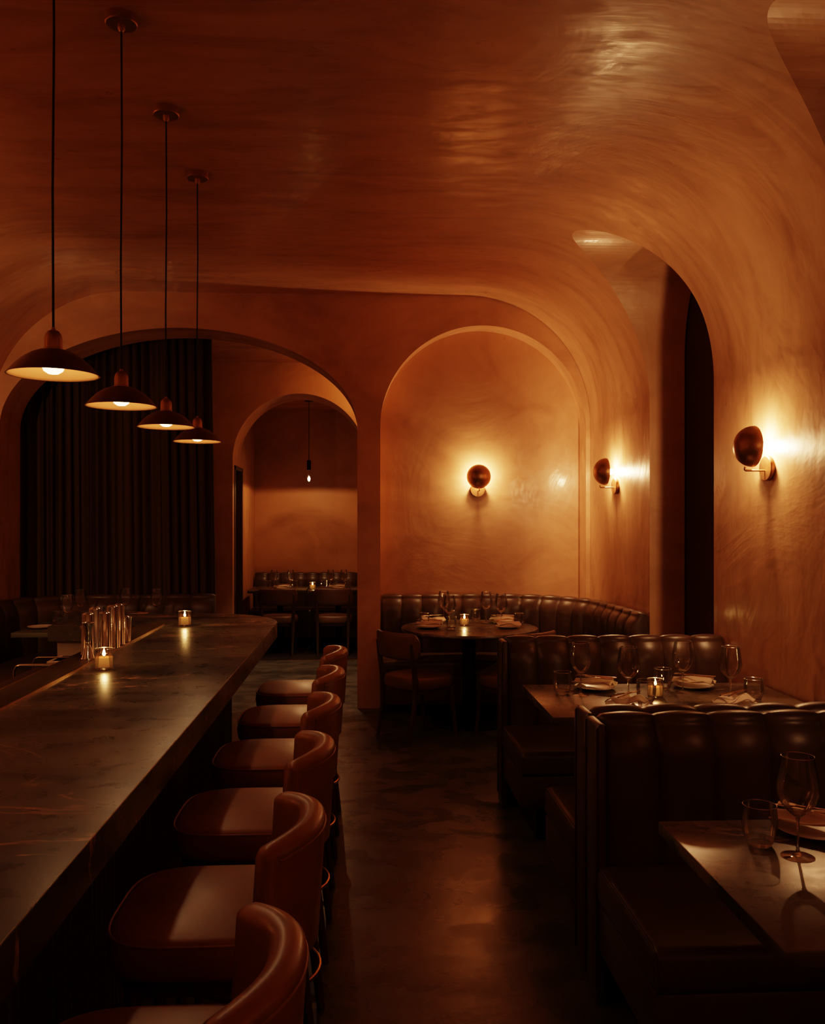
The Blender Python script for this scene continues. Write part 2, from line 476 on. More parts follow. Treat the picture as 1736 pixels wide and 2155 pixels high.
def channel_back(path, T, z0, z1, nch, depth=.017, side=1, endround=True, per=14):
    """vertical channel tufting swept along a plan path; side=+1 seats on the right of travel"""
    tot = sum((Vector(b)-Vector(a)).length for a, b in zip(path, path[1:]))
    pts, L = resample(path, tot/(nch*per))
    prof = back_profile(T, z0, z1); rings = []
    for i, (p, tg, s) in enumerate(pts):
        ph = (s/L*nch) % 1.0
        e = min(ph, 1-ph)*2
        sc_ = math.sin(PI/2*e)**.62 if e > 0 else 0
        if i in (0, len(pts)-1): sc_ = 0.0
        nrm = Vector((tg.y, -tg.x))*side
        sl = (1-sc_)
        ring = []
        for (u, z, nu, nz) in prof:
            dz = depth*.42*sl*max(0, nz); du = depth*sl*nu if nu > 0 else 0
            if i in (0, len(pts)-1) and endround: du += .006*nu; dz += .006*max(0, nz)
            uu = u-du; q = p+nrm*uu
            ring.append((q.x, q.y, z-dz))
        rings.append(ring)
    mb = MB(); mb.loft(rings); return mb
def seat_sweep(path, u0, u1, z0, z1, side=1, r=.035, ds=.06):
    pts, L = resample(path, ds); rings = []
    for (p, tg, s) in pts:
        nrm = Vector((tg.y, -tg.x))*side; ring = []
        pr = [(u0, z0), (u0, z1)]
        pr += [(u0+(u1-u0)*.5, z1+.008)]
        pr += [(u1-r+r*math.sin(PI/2*k/6), z1-r+r*math.cos(PI/2*k/6)) for k in range(7)]
        pr += [(u1, z0)]
        for (u, z) in pr:
            q = p+nrm*u; ring.append((q.x, q.y, z))
        rings.append(ring)
    mb = MB(); mb.loft(rings); return mb

# ------------------------------------------------------------------ booths
def booth(label, xl, xr, yb, facing, nch=7, ztop=.945):
    """bench whose back is centred on y = yb; facing -1 seats look towards the camera"""
    t = thing('booth_bench', label, 'booth', (xl, yb, 0))
    W = xr-xl; T = .13; f = facing
    path = [(.03, 0), (W, 0)] if f < 0 else [(W, 0), (.03, 0)]
    mb = channel_back(path, T, .30, ztop, nch, .030, 1)
    obj('backrest', mb, M['brown_leather'], t, 50)
    mb = MB(); mb.box(0, .035, -T/2-.012, T/2+.002, 0, ztop-.02, .012); obj('end_panel', mb, M['brown_leather'], t)
    mb = MB()
    for yy in (-T/2-.010, T/2): mb.tube([(-.001, yy, .05), (-.001, yy, ztop-.035), (.012, yy, ztop-.021)], .004, 6)
    obj('piping', mb, M['piping'], t)
    y0, y1 = sorted((f*(T/2-.012), f*(T/2+.585)))
    mb = MB(); mb.box(.0, W, y0, y1, .335, .46, .032, 4); obj('seat', mb, M['brown_leather'], t)
    ye = f*(T/2+.585)
    pts = [(.010, f*(T/2+.0), .453), (.010, f*(T/2+.54), .453), (.010, f*(T/2+.568), .446), (.010, f*(T/2+.578), .425), (.010, f*(T/2+.580), .34)]
    mb = MB(); mb.tube(pts, .0045, 6); obj('piping', mb, M['piping'], t)
    y0, y1 = sorted((f*(T/2-.012), f*(T/2+.575)))
    mb = MB(); mb.box(.006, W, y0, y1, .18, .338, .008, 2); obj('seat_base', mb, M['brown_leather'], t)
    y0, y1 = sorted((f*(T/2-.03), f*(T/2+.50)))
    mb = MB(); mb.box(.10, W, y0, y1, 0, .182); mb.box(.04, W, -T/2, T/2, 0, .302); obj('plinth', mb, M['black_metal'], t)
    return t
booth('dark brown channelled leather booth bench facing the camera behind the four-glass table', .755, XW(4.86)-.01, 4.92, -1)
booth('booth bench seen from behind, seat facing the four-glass table, rail top only in view', .765, XW(3.75)-.012, 3.10, 1)
booth('nearest dark brown channelled leather booth bench, behind the corner table at right', .760, XW(2.9)-.01, 2.935, -1)

def table(label, x0, x1, y0, y1, mat, z=.75, th=.035, ped=None, rz=0, py=0):
    cx, cyy = (x0+x1)/2, (y0+y1)/2
    t = thing('dining_table', label, 'table', (cx, cyy, 0), rz)
    hx, hy = (x1-x0)/2, (y1-y0)/2
    mb = MB(); mb.box(-hx, hx, -hy, hy, z-th, z, .004, 2); obj('tabletop', mb, mat, t)
    px = ped if ped is not None else 0
    mb = MB(); mb.box(px-.22, px+.22, py-.2, py+.2, z-th-.03, z-th); obj('support_plate', mb, M['black_metal'], t)
    mb = MB(); mb.lathe([(.038, .02), (.038, z-th-.03)], 24, (px, py, 0)); obj('pedestal', mb, M['black_metal'], t)
    mb = MB(); mb.lathe([(.0, 0), (.24, 0), (.24, .008), (.06, .022), (.0, .022)], 40, (px, py, 0)); obj('base', mb, M['black_metal'], t)
    return t
tB = table('dark stone table with four wine glasses and a candle between two booths', .806, 2.04, 3.742, 4.495, M['stone2'])
tE = table('nearest dark stone table corner at lower right with one tumbler', .824, 2.08, 1.69, 2.44, M['stone2'], py=-.08)

# ------------------------------------------------------------------ curved banquettes
def banquette(name, label, path, nch, side, zt=.93, plinth_in=.08):
    t = thing(name, label, 'banquette')
    mb = channel_back(path, .13, .28, zt, nch, .026, side); obj('backrest', mb, M['brown_leather'], t, 50)
    mb = seat_sweep(path, .055, .50, .34, .455, side); obj('seat', mb, M['brown_leather'], t)
    mb = seat_sweep(path, .055, .485, .10, .342, side, .01); obj('seat_base', mb, M['brown_leather'], t)
    mb = seat_sweep(path, -.04, .34, .0, .102, side, .01); obj('plinth', mb, M['black_metal'], t)
    return t
def arc(cx, cy_, r, a0, a1, n=16): return [(cx+r*math.cos(math.radians(a0+(a1-a0)*i/n)), cy_+r*math.sin(math.radians(a0+(a1-a0)*i/n))) for i in range(n+1)]
pathR = [(.14, 7.625)] + arc(1.09, 6.855, .77, 90, 3) + [(1.91, 6.05)]
banquette('corner_banquette', 'dark leather corner banquette curving from the lit niche along the right wall', pathR, 17, 1, .955)
pathL = [(-3.0, 6.0), (-2.98, 7.2)] + arc(-2.35, 7.39, .63, 178, 90) + [(-1.36, 8.02)]
banquette('corner_banquette', 'dark leather banquette in front of the long brown curtain, behind the bar', pathL, 15, 1, .935)
pathF = [(-1.46, 11.72), (.22, 11.72)]
banquette('wall_banquette', 'dark channelled banquette against the far room back wall', pathF, 10, 1, .905)

# ------------------------------------------------------------------ curtain
t = thing('curtain', 'long dark brown velvet curtain hanging inside the big left arch', 'curtain', (0, 0, 0))
rows = []
nx = 420
for zi in range(7):
    z = .02+(3.34-.02)*zi/6; row = []
    for i in range(nx+1):
        s = i/nx; x = -3.22+s*(1.80+.055*(1-zi/6))
        f = s*21
        yv = 8.27+.035*math.sin(2*PI*f+.5*math.sin(s*31))+.014*math.sin(2*PI*f*2.3+1)+.006*math.sin(z*2+s*40)
        xx = x+.018*math.sin(2*PI*f*1.0+1.3+s*9)
        row.append((xx, yv, z))
    rows.append(row)
mb = MB(); mb.loft(rows, False, False); cu = obj('drape', mb, M['curtain'], t, 80)
sd = cu.modifiers.new('thick', 'SOLIDIFY'); sd.thickness = .004
mb = MB(); mb.box(-3.28, -1.38, 8.24, 8.30, 3.335, 3.36); obj('curtain_track', mb, M['black_metal'], t)

# ------------------------------------------------------------------ bar
bar = thing('bar_counter', 'long dark stone bar counter with fluted front running down the left', 'bar', (0, 0, 0))
ZB = 1.0
outer = [(-.515, -1.9), (-.515, 5.16)]
def bez(p0, p1, p2, p3, n=16):
    o = []
    for i in range(n+1):
        t_ = i/n; a = (1-t_)**3; b = 3*(1-t_)**2*t_; c = 3*(1-t_)*t_*t_; d = t_**3
        o.append((a*p0[0]+b*p1[0]+c*p2[0]+d*p3[0], a*p0[1]+b*p1[1]+c*p2[1]+d*p3[1]))
    return o
outer += bez((-.515, 5.16), (-.515, 5.30), (-.62, 5.68), (-1.05, 5.70))
outer += [(-1.79, 5.70), (-1.79, 5.06), (-1.285, 5.06), (-1.285, -1.9)]
mb = MB(); mb.prism(outer, ZB-.085, ZB, .004); obj('counter_top', mb, M['stone'], bar, 30)
# fluted front
def flutes(path, z0, z1, pitch=.042, dep=.014):
    pts, L = resample(path, pitch/6); poly = []
    for p, tg, s in pts:
        u = dep*abs(math.cos(PI*s/pitch)); nrm = Vector((tg.y, -tg.x)); q = p+nrm*u; poly.append((q.x, q.y))
    return poly
fr = flutes([(-.745, -1.8), (-.745, 4.85)] + arc(-.985, 4.85, .24, 0, 70, 8) + [(-1.25, 5.28)], 0, .9)
poly = fr + [(-1.26, 5.22), (-1.26, -1.8)]
mb = MB(); mb.prism(poly, .09, ZB-.085); obj('fluted_panel', mb, M['darkwood'], bar, 60)
mb = MB(); mb.prism([(-.80, -1.78), (-.80, 4.85), (-1.02, 5.05), (-1.25, 5.12), (-1.25, -1.78)], 0, .09); obj('kick_plate', mb, M['black_metal'], bar)
mb = MB(); mb.box(-1.755, -1.27, 5.11, 5.6, .0, ZB-.085, .004); obj('return_cabinet', mb, M['grey_cabinet'], bar)

# drip tray
t = thing('drip_tray', 'long perforated metal drip tray set along the back edge of the bar', 'drip tray', (-1.21, 0, ZB))
mb = MB(); mb.box(-.066, .066, -1.6, 5.07, .0003, .0015); obj('tray_bed', mb, M['black_metal'], t)
mb = MB()
for x in (-.068, .064): mb.box(x, x+.004, -1.6, 5.07, .0003, .0085)
mb.box(-.068, .068, 5.066, 5.07, .0003, .0085)
obj('tray_rim', mb, M['brass'], t)
mb = MB()
for i in range(11): 
    x = -.055+.011*i; mb.box(x-.0011, x+.0011, -1.6, 5.066, .0045, .0070)
yy = 1.0
while yy < 5.05:
    mb.box(-.064, .064, yy, yy+.0018, .0030, .0062); yy += .014
obj('grille', mb, M['tray_metal'], t, 0)

# underbar equipment
mb = MB(); mb.box(-1.50, -1.287, -1.6, 4.08, .90, .93, .003); mb.box(-1.49, -1.287, -1.6, 4.05, .0, .899); obj('work_ledge', mb, M['darkwood'], bar)
t = thing('speed_rail', 'bent steel rail of the underbar station behind the bar', 'rail', (-1.50, 4.12, 0))
mb = MB(); mb.box(-.20, .19, .0, .85, .45, .72, .01); obj('well', mb, M['black_metal'], t)
mb = MB(); mb.tube([(-.115, .02, .72), (-.115, .02, .905), (-.105, .02, .925), (-.09, .02, .93), (.15, .02, .93), (.17, .02, .92), (.175, .02, .72)], .006, 8)
obj('wire_frame', mb, M['steel'], t); mb = MB()
mb.tube([(-.115, .25, .72), (-.115, .25, .905), (-.105, .25, .925), (-.09, .25, .93), (.15, .25, .93), (.17, .25, .92), (.175, .25, .72)], .004, 8)
obj('wire_frame', mb, M['steel'], t)
for xx in (-.13, .10):
    mb = MB(); mb.box(xx, xx+.03, .1, .75, 0, .45); obj('leg', mb, M['black_metal'], t)
mb = MB(); mb.box(-.11, .11, -.10, .10, 0, .16, .012); mb.box(-.117, .117, -.107, .107, .142, .16, .004)
tag(obj('storage_box', mb, M['white'], None, 40, (-1.50, 4.66, .7205)), 'white plastic box on the station behind the bar under the grey cabinet', 'box')

# ------------------------------------------------------------------ bar stools
def superell(a, b, n, e=2.6, cx=0, cy_=0):
    o = []
    for i in range(n):
        th_ = 2*PI*i/n; c, s = math.cos(th_), math.sin(th_)
        o.append((cx+a*abs(c)**(2/e)*(1 if c >= 0 else -1), cy_+b*abs(s)**(2/e)*(1 if s >= 0 else -1)))
    return o
def cushion(a, b, z0, z1, dome, e=3.2, n=56, cx=0, rr=.025):
    """closed cushion with softly domed top"""
    rings = []
    for k in range(4):
        q = k/3; rings.append([(x, y, z0+rr*(1-math.cos(PI/2*q))*.6) for x, y in superell(a-rr*.6*(1-math.sin(PI/2*q)), b-rr*.6*(1-math.sin(PI/2*q)), n, e, cx)])
    rings.append([(x, y, (z0+z1)/2) for x, y in superell(a+.004, b+.004, n, e, cx)])
    for k in range(5):
        q = k/4; s = rr*(1-math.cos(PI/2*q)); rings.append([(x, y, z1-rr+rr*math.sin(PI/2*q)) for x, y in superell(a-s, b-s, n, e, cx)])
    for k in range(1, 7):
        q = k/7; f = 1-q; rings.append([(x, y, z1+dome*(1-f*f)) for x, y in superell((a-rr)*f, (b-rr)*f, n, e, cx)])
    mb = MB(); mb.loft(rings); return mb
def stool():
    t = thing('bar_stool', '', 'stool', (0, 0, 0), 0, 'cognac leather bar stools along the bar')
    sx, sa, sb = -.035, .215, .215      # local x: centre -> back is +x ; seat centre offset
    mb = cushion(sa, sb, .635, .722, .010, 3.6, 64, sx, .022); obj('seat', mb, M['tan_leather'], t, 60)
    mb = MB(); mb.tube([(x, y, .712) for x, y in superell(sa-.001, sb-.001, 64, 3.6, sx)], .0036, 6, True); obj('piping', mb, M['tan_piping'], t)
    mb = MB(); mb.prism(superell(sa-.02, sb-.02, 40, 3.4, sx), .600, .640); obj('seat_frame', mb, M['wood'], t)
    # back: crescent hugging the rear edge
    n = 36; HB = .222; rings = []
    zt, zb = .925, .628
    def outer(s):      # s in [-1,1]
        y = HB*s; x = .205-.105*abs(s)**2.3; return Vector((x, y))
    T = .062
    for i in range(n+1):
        s = -1+2*i/n; p = outer(s); q = outer(min(1, s+.02))-outer(max(-1, s-.02)); q.normalize()
        nrm = Vector((q.y, -q.x))            # outward (+x)
        e = 1-min(1, (1-abs(s))/.07); rr = T/2*(1-.45*e*e)
        c = p-nrm*(T/2); drop = .018*abs(s)**3+.008*e*e; ring = []
        lean = .018
        zt_ = zt-drop
        loop = []
        for k in range(9):
            a = PI*k/8; loop.append((rr*math.cos(a), zt_-rr*.75+rr*.75*math.sin(a)))
        hb = [(-rr, zb+.12), (-rr, zb+.02), (-rr+.01, zb), (rr-.012, zb), (rr, zb+.012), (rr, zb+.12)]
        loop += hb
        for (u, z) in loop:
            ln = lean*(z-zb)/(zt-zb)
            v = c+nrm*(u)+Vector((ln, 0)); ring.append((v.x, v.y, z))
        rings.append(ring)
    mb = MB(); mb.loft(rings); obj('backrest', mb, M['tan_leather'], t, 60)
    # piping on outer top edge and the two arm seams
    mb = MB()
    def edge(s, z, off=0.0):
        p = outer(s); q = outer(min(1, s+.02))-outer(max(-1, s-.02)); q.normalize(); nrm = Vector((q.y, -q.x))
        e = 1-min(1, (1-abs(s))/.07); rr = T/2*(1-.45*e*e); c = p-nrm*(T/2)
        v = c+nrm*(rr+off)+Vector((.018*(z-zb)/(zt-zb), 0)); return (v.x, v.y, z)
    pts = [edge(-.93, zb+.01)] + [edge(-.93, zt-.05), edge(-.925, zt-.036)] + [edge(s_/20, zt-.030-.018*abs(s_/20)**3) for s_ in range(-18, 19)] + [edge(.925, zt-.036), edge(.93, zt-.05), edge(.93, zb+.01)]
    mb.tube(pts, .0032, 6); obj('back_piping', mb, M['tan_piping'], t)
    for (x, y) in ((-.18, -.15), (-.18, .15), (.10, -.16), (.10, .16)):
        fx = x*1.15-(.02 if x < 0 else -.055); fy = y*1.10
        mb = MB(); mb.tube([(x, y, .605), (fx, fy, 0)], [.019, .0135], 8); obj('leg', mb, M['wood'], t)
    mb = MB(); mb.tube([(-.03+.205*math.cos(a*PI/20), .195*math.sin(a*PI/20), .235) for a in range(40)], .0065, 8, True); obj('footrest_ring', mb, M['brass'], t)
    return t
S0 = stool()
LB = ['farthest bar stool, beside the rounded end of the bar', 'second farthest cognac leather bar stool, next to the last one', 'third cognac leather bar stool from the far end of the bar',
      'fourth cognac bar stool from the far end, third nearest the camera', 'second nearest cognac bar stool, whole seat and back in view', 'nearest cognac bar stool, cut off by the bottom of the photo']
for k in range(6):
    loc = (-.315, 4.66-.650*k, 0)
    if k == 0: S0.location = loc; S0['label'] = LB[0]
    else: dup(S0, loc, 0, LB[k])

# ------------------------------------------------------------------ pendants
def lathe_shell(prof, th=.0025): return prof + [(max(r-th, 0.0004), z-th*.6) for r, z in prof[::-1]]
def pendant(label, x, y, zr=2.03):
    t = thing('pendant_lamp', label, 'pendant lamp', (x, y, ZC), 0, 'bronze pendants over the bar')
    d = zr-ZC
    mb = MB(); mb.lathe([(0, 0), (.060, 0), (.060, -.028), (.056, -.032), (0, -.032)], 40); obj('ceiling_rose', mb, M['bronze'], t)
    mb = MB(); mb.lathe([(.014, -.032), (.014, -.05), (.006, -.06), (.0, -.06)], 16); obj('cord_grip', mb, M['bronze'], t)
    mb = MB(); mb.tube([(0, 0, -.05), (.002, 0, (d+.14)*.35), (-.002, 0, (d+.14)*.7), (0, 0, d+.14)], .0038, 8); obj('cord', mb, M['cord'], t)
    sh = [(.024, d+.076), (.040, d+.073), (.062, d+.064), (.088, d+.047), (.108, d+.028), (.123, d+.010), (.130, d+.003), (.132, d)]
    mb = MB(); mb.lathe(sh, 64, cap=False); s = obj('lamp_shade', mb, M['shade_metal'], t, 60)
    inn = [(r-.003, z-.0025) for r, z in sh[1:-1]] + [(.1295, d+.0005), (.132, d)]
    mb = MB(); mb.lathe(inn, 64, cap=False); obj('shade_lining', mb, M['shade_inner'], s, 60)
    mb = MB(); mb.lathe([(.0, d+.142), (.005, d+.142), (.007, d+.134), (.016, d+.130), (.023, d+.120), (.0255, d+.108), (.0255, d+.080), (.028, d+.078), (.028, d+.074), (0, d+.074)], 32); obj('lamp_cap', mb, M['bronze'], t)
    mb = MB(); mb.lathe([(0, d+.073), (.016, d+.07), (.02, d+.05), (.030, d+.036), (.032, d+.024), (.027, d+.012), (.015, d+.004), (0, d+.002)], 24); obj('bulb', mb, M['frost'], t)
    point('pendant_light', (0, 0, d+.022), W_PEND, .022, (1, .58, .29), t)
    return t
for lab, x, y in (('nearest bronze pendant lamp, largest in the photo, upper left', -.926, 2.665), ('second bronze pendant lamp from the camera', -.925, 3.39),
                  ('third bronze pendant lamp from the camera, over the bar', -.925, 4.14), ('farthest and smallest bronze pendant over the bar', -.925, 4.90)):
    pendant(lab, x, y)

# bare bulb in far room
t = thing('bare_bulb_pendant', 'bare filament bulb hanging on a cord in the far room', 'pendant lamp', (-.697, 10.9, 3.08))
mb = MB(); mb.lathe([(0, 0), (.05, 0), (.05, -.02), (0, -.022)], 24); obj('ceiling_rose', mb, M['black_metal'], t)
mb = MB(); mb.tube([(0, 0, -.02), (0, 0, -.75)], .004, 6); obj('cord', mb, M['cord'], t)
mb = MB(); mb.lathe([(0, -.74), (.022, -.745), (.026, -.76), (.026, -.865), (0, -.865)], 20); obj('lamp_holder', mb, M['black_metal'], t)
mb = MB(); mb.lathe([(.018, -.865), (.019, -.90), (.024, -.93), (.036, -.965), (.038, -.985), (.030, -1.01), (.015, -1.02), (0, -1.023)], 20, cap=False); obj('bulb', mb, M['thin_glass'], t)
mb = MB(); mb.lathe([(0, -.945), (.010, -.955), (.016, -.975), (.012, -.99), (0, -.998)], 12); obj('filament', mb, M['bulb'], t)
spot('far_light', (0, 0, -.99), 30, 176, .12, .02, (1, .48, .20), t)

# ------------------------------------------------------------------ wall sconces
def sconce(label, loc, rz, power):
    """local -y points from the wall into the room; loc is on the wall surface at rosette height"""
    t = thing('wall_sconce', label, 'wall lamp', loc, rz, 'bronze dome wall sconces')
    mb = MB(); mb.lathe([(0, .0), (.064, .0), (.064, .018), (.061, .022), (0, .022)], 40, (0, 0, 0), (0, -1, 0)); obj('wall_plate', mb, M['bronze'], t)
    mb = MB(); mb.tube([(0, -.022, -.012), (0, -.125, -.012), (0, -.130, -.009), (0, -.130, .008)], .0052, 10); obj('arm', mb, M['brass'], t)
    R = .106; cz = .112; y0 = -.084; prof = []
    for k in range(17):
        a = PI/2*k/16; prof.append((R*math.cos(a), R*.92*math.sin(a)))
    inn = [(max(0, r-.003), max(0, h-.003)) for r, h in prof[::-1]]; inn[0] = (0, inn[0][1]); inn[-1] = (R-.003, 0)
    prof[-1] = (0, prof[-1][1])
    mb = MB(); mb.lathe(prof+inn+[(R, 0)], 56, (0, y0, cz), (0, -1, 0), cap=False); obj('dome_shade', mb, M['bronze'], t, 60)
    mb = MB(); mb.lathe([(0, -.03), (.014, -.026), (.022, -.012), (.024, 0), (.020, .014), (.011, .03), (.011, .075), (0, .075)], 20, (0, y0+.032, cz), (0, -1, 0)); obj('bulb', mb, M['bulb'], t)
    point('sconce_light', (0, y0+.042, cz), power, .022, (1, .48, .20), t)
    return t
ang = math.atan(.047)
def on_right(y, z): return (XW(y)-.0005, y, z)
RW = -PI/2 + ang
import mathutils
sconce('bronze dome sconce glowing in the arched niche on the back wall', (.985, 7.699, 1.865), 0, W_SCONCE)
sconce('smaller bronze dome sconce on the right wall beyond the tall arch', on_right(6.79, 1.865), RW, W_SCONCE)
sconce('nearest and largest bronze dome sconce on the right wall', on_right(4.42, 1.865), RW, W_SCONCE)
for yy_ in (2.2, 4.7):  # unseen sconces, added to raise the ambient glow
    sconce('added bronze dome sconce on the left wall behind the bar, out of view', (XL+.0005, yy_, 1.865), PI/2, W_SCONCE*1.4)
for xx_ in (-1.3, 1.1):  # unseen pair, added as fill for the booth leather
    sconce('added bronze dome sconce on the wall behind the camera, out of view', (xx_, Y0+.0005, 1.865), PI, W_SCONCE*.8)
sconce('added bronze dome sconce on the right wall beside the camera, out of view', on_right(1.35, 1.865), RW, W_SCONCE*.5)  # extra unseen sconce, added to light the near booths

# middle room downlight
t = thing('recessed_downlight', 'small recessed downlight in the middle room ceiling', 'ceiling lamp', (-.42, 8.9, 3.36))
mb = MB(); mb.lathe([(.05, 0), (.05, -.006), (.04, -.006), (.038, 0)], 32, cap=False); obj('rim', mb, M['bronze'], t)
mb = MB(); mb.lathe([(0, -.002), (.037, -.002), (.037, -.0005), (0, -.0005)], 24); obj('lens', mb, emit('downlight_lens', (1, .8, .55), 3), t)
spot('middle_downlight', (0, 0, -.02), 230, 62, .5, .04, (1, .76, .50), t)
t = thing('added_wall_lamp', 'added unseen wall lamp lighting the middle room from the right', 'wall lamp', (.249, 9.45, 3.12), -PI/2)  # hidden lamp added to brighten the middle room walls
mb = MB(); mb.lathe([(0, 0), (.05, 0), (.05, .02), (0, .02)], 24, (0, 0, 0), (0, -1, 0)); obj('wall_plate', mb, M['bronze'], t)
mb = MB(); mb.lathe([(0, .02), (.03, .03), (.045, .06), (.04, .09), (0, .105)], 24, (0, 0, 0), (0, -1, 0)); obj('bulb', mb, M['frost'], t)
point('middle_fill', (0, -.06, 0), 24, .04, WARM, t)

# ------------------------------------------------------------------ round table and chairs
t = thing('round_table', 'round dark table in front of the lit niche, laid for four', 'table', (.82, 6.925, 0))
mb = MB(); mb.lathe([(0, .72), (.52, .72), (.536, .728), (.54, .738), (.536, .75), (0, .75)], 96); obj('tabletop', mb, M['stone2'], t)
mb = MB(); mb.lathe([(.0, .69), (.18, .69), (.18, .72), (0, .72)], 32); obj('support_plate', mb, M['black_metal'], t)
mb = MB(); mb.lathe([(.055, .02), (.055, .69)], 28); obj('pedestal', mb, M['black_metal'], t)
mb = MB(); mb.lathe([(0, 0), (.31, 0), (.31, .010), (.08, .026), (0, .026)], 48); obj('base', mb, M['black_metal'], t)

def dining_chair():
    t = thing('dining_chair', '', 'chair', (0, 0, 0), 0, 'brown leather dining chairs')
    # local +y is the way the sitter faces
    mb = cushion(.225, .225, .375, .462, .014, 3.0, 56, 0, .028); obj('seat', mb, M['chair_leather'], t, 60)
    mb = MB(); mb.prism(superell(.205, .205, 36, 3.0), .345, .385); obj('seat_frame', mb, M['wood'], t)
    for s in (-1, 1):
        mb = MB(); mb.tube([(s*.165, .175, .375), (s*.180, .215, 0)], [.020, .012], 8); obj('leg', mb, M['wood'], t)
        mb = MB(); mb.tube([(s*.176, -.245, 0), (s*.180, -.195, .25), (s*.185, -.190, .45), (s*.19, -.215, .62), (s*.19, -.232, .72)], [.012, .018, .021, .018, .013], 8); obj('leg', mb, M['wood'], t)
    rings = []; n = 24
    for i in range(n+1):
        s = -1+2*i/n; x = .232*s; y = -.262+.075*s*s; e = max(0, (abs(s)-.86)/.14); zc = .693; hh = .098*(1-.55*e*e); tt = .022*(1-.5*e)
        nx_, ny = Vector((-.15*s/.232*.5, 1)).normalized()
        ring = []
        for k in range(16):
            a = 2*PI*k/16; c, s2 = math.cos(a), math.sin(a)
            u = tt*abs(c)**.7*(1 if c >= 0 else -1); v = hh*abs(s2)**.55*(1 if s2 >= 0 else -1)
            ring.append((x+nx_*u, y+ny*u-(v)*.12, zc+v))
        rings.append(ring)
    mb = MB(); mb.loft(rings); obj('backrest', mb, M['chair_leather'], t, 60)
    return t
C0 = dining_chair()
def face_rz(dx, dy): return math.atan2(dy, dx)-PI/2
C0.location = (.39, 6.508, 0); C0.rotation_euler = (0, 0, face_rz(.366, .283))
C0['label'] = 'brown leather dining chair on the left of the round table, back to the camera'
dup(C0, (1.095, 6.46, 0), face_rz(-.52, .75), 'dining chair at the round table, mostly hidden behind the booth bench')
dup(C0, (-1.035, 10.62, 0), 0, 'left dining chair of the two backs at the far room tables')
dup(C0, (-.385, 10.62, 0), 0, 'right dining chair of the two backs at the far room tables')

# tables elsewhere
table('far room table at left, behind the left chair', -1.42, -.715, 10.66, 11.32, M['stone'], ped=.0, py=.1)
table('far room table at right holding the small candle', -.70, .02, 10.66, 11.32, M['stone'], ped=0.0, py=.1)
table('dark square table behind the bar in front of the curtain banquette', -2.66, -1.45, 6.75, 7.82, M['stone'])

# ------------------------------------------------------------------ tableware
def wine_glass(sc_=1.0):
    t = thing('wine_glass', '', 'wine glass', (0, 0, 0), 0, 'empty stemmed wine glasses')
    o = [(.004, .100), (.012, .104), (.028, .118), (.041, .135), (.0495, .156), (.0515, .172), (.0495, .195), (.045, .222), (.0395, .254)]
    i_ = [(r-.0012, z) for r, z in o[::-1]]; i_ = [(o[-1][0]-.0006, .2548)] + i_[:-2] + [(.010, .1085), (0, .107)]
    mb = MB(); mb.lathe([(.0, .1005)]+o, 40, cap=False); b_ = obj('bowl', mb, M['bowl_glass'], t, 60)
    mb = MB(); mb.tube([(.0393*math.cos(a*PI/20), .0393*math.sin(a*PI/20), .254) for a in range(40)], .0007, 6, True); obj('rim', mb, M['rim_glass'], b_)
    mb = MB(); mb.lathe([(0, .0998), (.004, .0999), (.012, .1040), (.020, .1105), (.012, .1075), (0, .1065)], 24, cap=False); obj('bowl_base', mb, M['glass'], b_, 60)
    mb = MB(); mb.lathe([(0, .0042), (.0125, .0045), (.006, .012), (.0038, .022), (.0034, .06), (.0038, .09), (.006, .100), (0, .1005)], 16); obj('stem', mb, M['glass'], t, 60)
    mb = MB(); mb.lathe([(0, 0), (.040, 0), (.041, .001), (.030, .0022), (.014, .004), (0, .0045)], 32); obj('foot', mb, M['glass'], t, 60)
    return t
def tumbler():
    t = thing('tumbler', '', 'glass', (0, 0, 0), 0, 'empty stemless tumblers')
    o = [(.026, 0), (.031, .004), (.038, .020), (.0435, .042), (.0455, .062), (.0445, .085), (.042, .106)]
    i_ = [(.0414, .1068), (.0405, .106), (.0430, .085), (.0440, .062), (.0415, .042), (.035, .022), (.027, .014), (0, .0125)]
    mb = MB(); mb.lathe(o[1:], 40, cap=False); obj('glass_body', mb, M['bowl_glass'], t, 60)
    mb = MB(); mb.lathe([(0, 0), (.026, 0), (.0306, .004), (.0372, .019), (.034, .018), (.026, .0135), (0, .012)], 32, cap=False); obj('heavy_base', mb, M['glass'], t, 60)
    mb = MB(); mb.tube([(.042*math.cos(a*PI/20), .042*math.sin(a*PI/20), .106) for a in range(40)], .0008, 6, True); obj('rim', mb, M['rim_glass'], t)
    return t
def candle():
    t = thing('votive_candle', '', 'candle', (0, 0, 0), 0, 'lit votive candles in glass')
    o = [(0, 0), (.034, 0), (.0365, .003), (.0375, .083)]; i_ = [(.0370, .0837), (.0362, .083), (.0352, .008), (0, .007)]
    mb = MB(); mb.lathe(o+i_, 32, cap=False); h_ = obj('glass_holder', mb, M['thin_glass'], t, 60)
    mb = MB(); mb.tube([(.0372*math.cos(a*PI/20), .0372*math.sin(a*PI/20), .0834) for a in range(40)], .0008, 6, True); obj('rim', mb, M['rim_glass'], h_)
    mb = MB(); mb.lathe([(0, .008), (.0345, .008), (.0352, .048), (.030, .0465), (0, .0455)], 32); obj('wax', mb, M['wax'], t, 60)
    mb = MB(); mb.tube([(0, 0, .045), (.001, 0, .056)], .001, 6); obj('wick', mb, M['wick'], t)
    mb = MB(); mb.lathe([(0, .052), (.0040, .056), (.0058, .062), (.0045, .070), (.002, .079), (0, .084)], 14); obj('flame', mb, M['flame'], t, 60)
    point('candle_light', (0, 0, .074), W_CANDLE, .009, (1, .48, .14), t)
    return t
def placesetting(cutl=True):
    pass
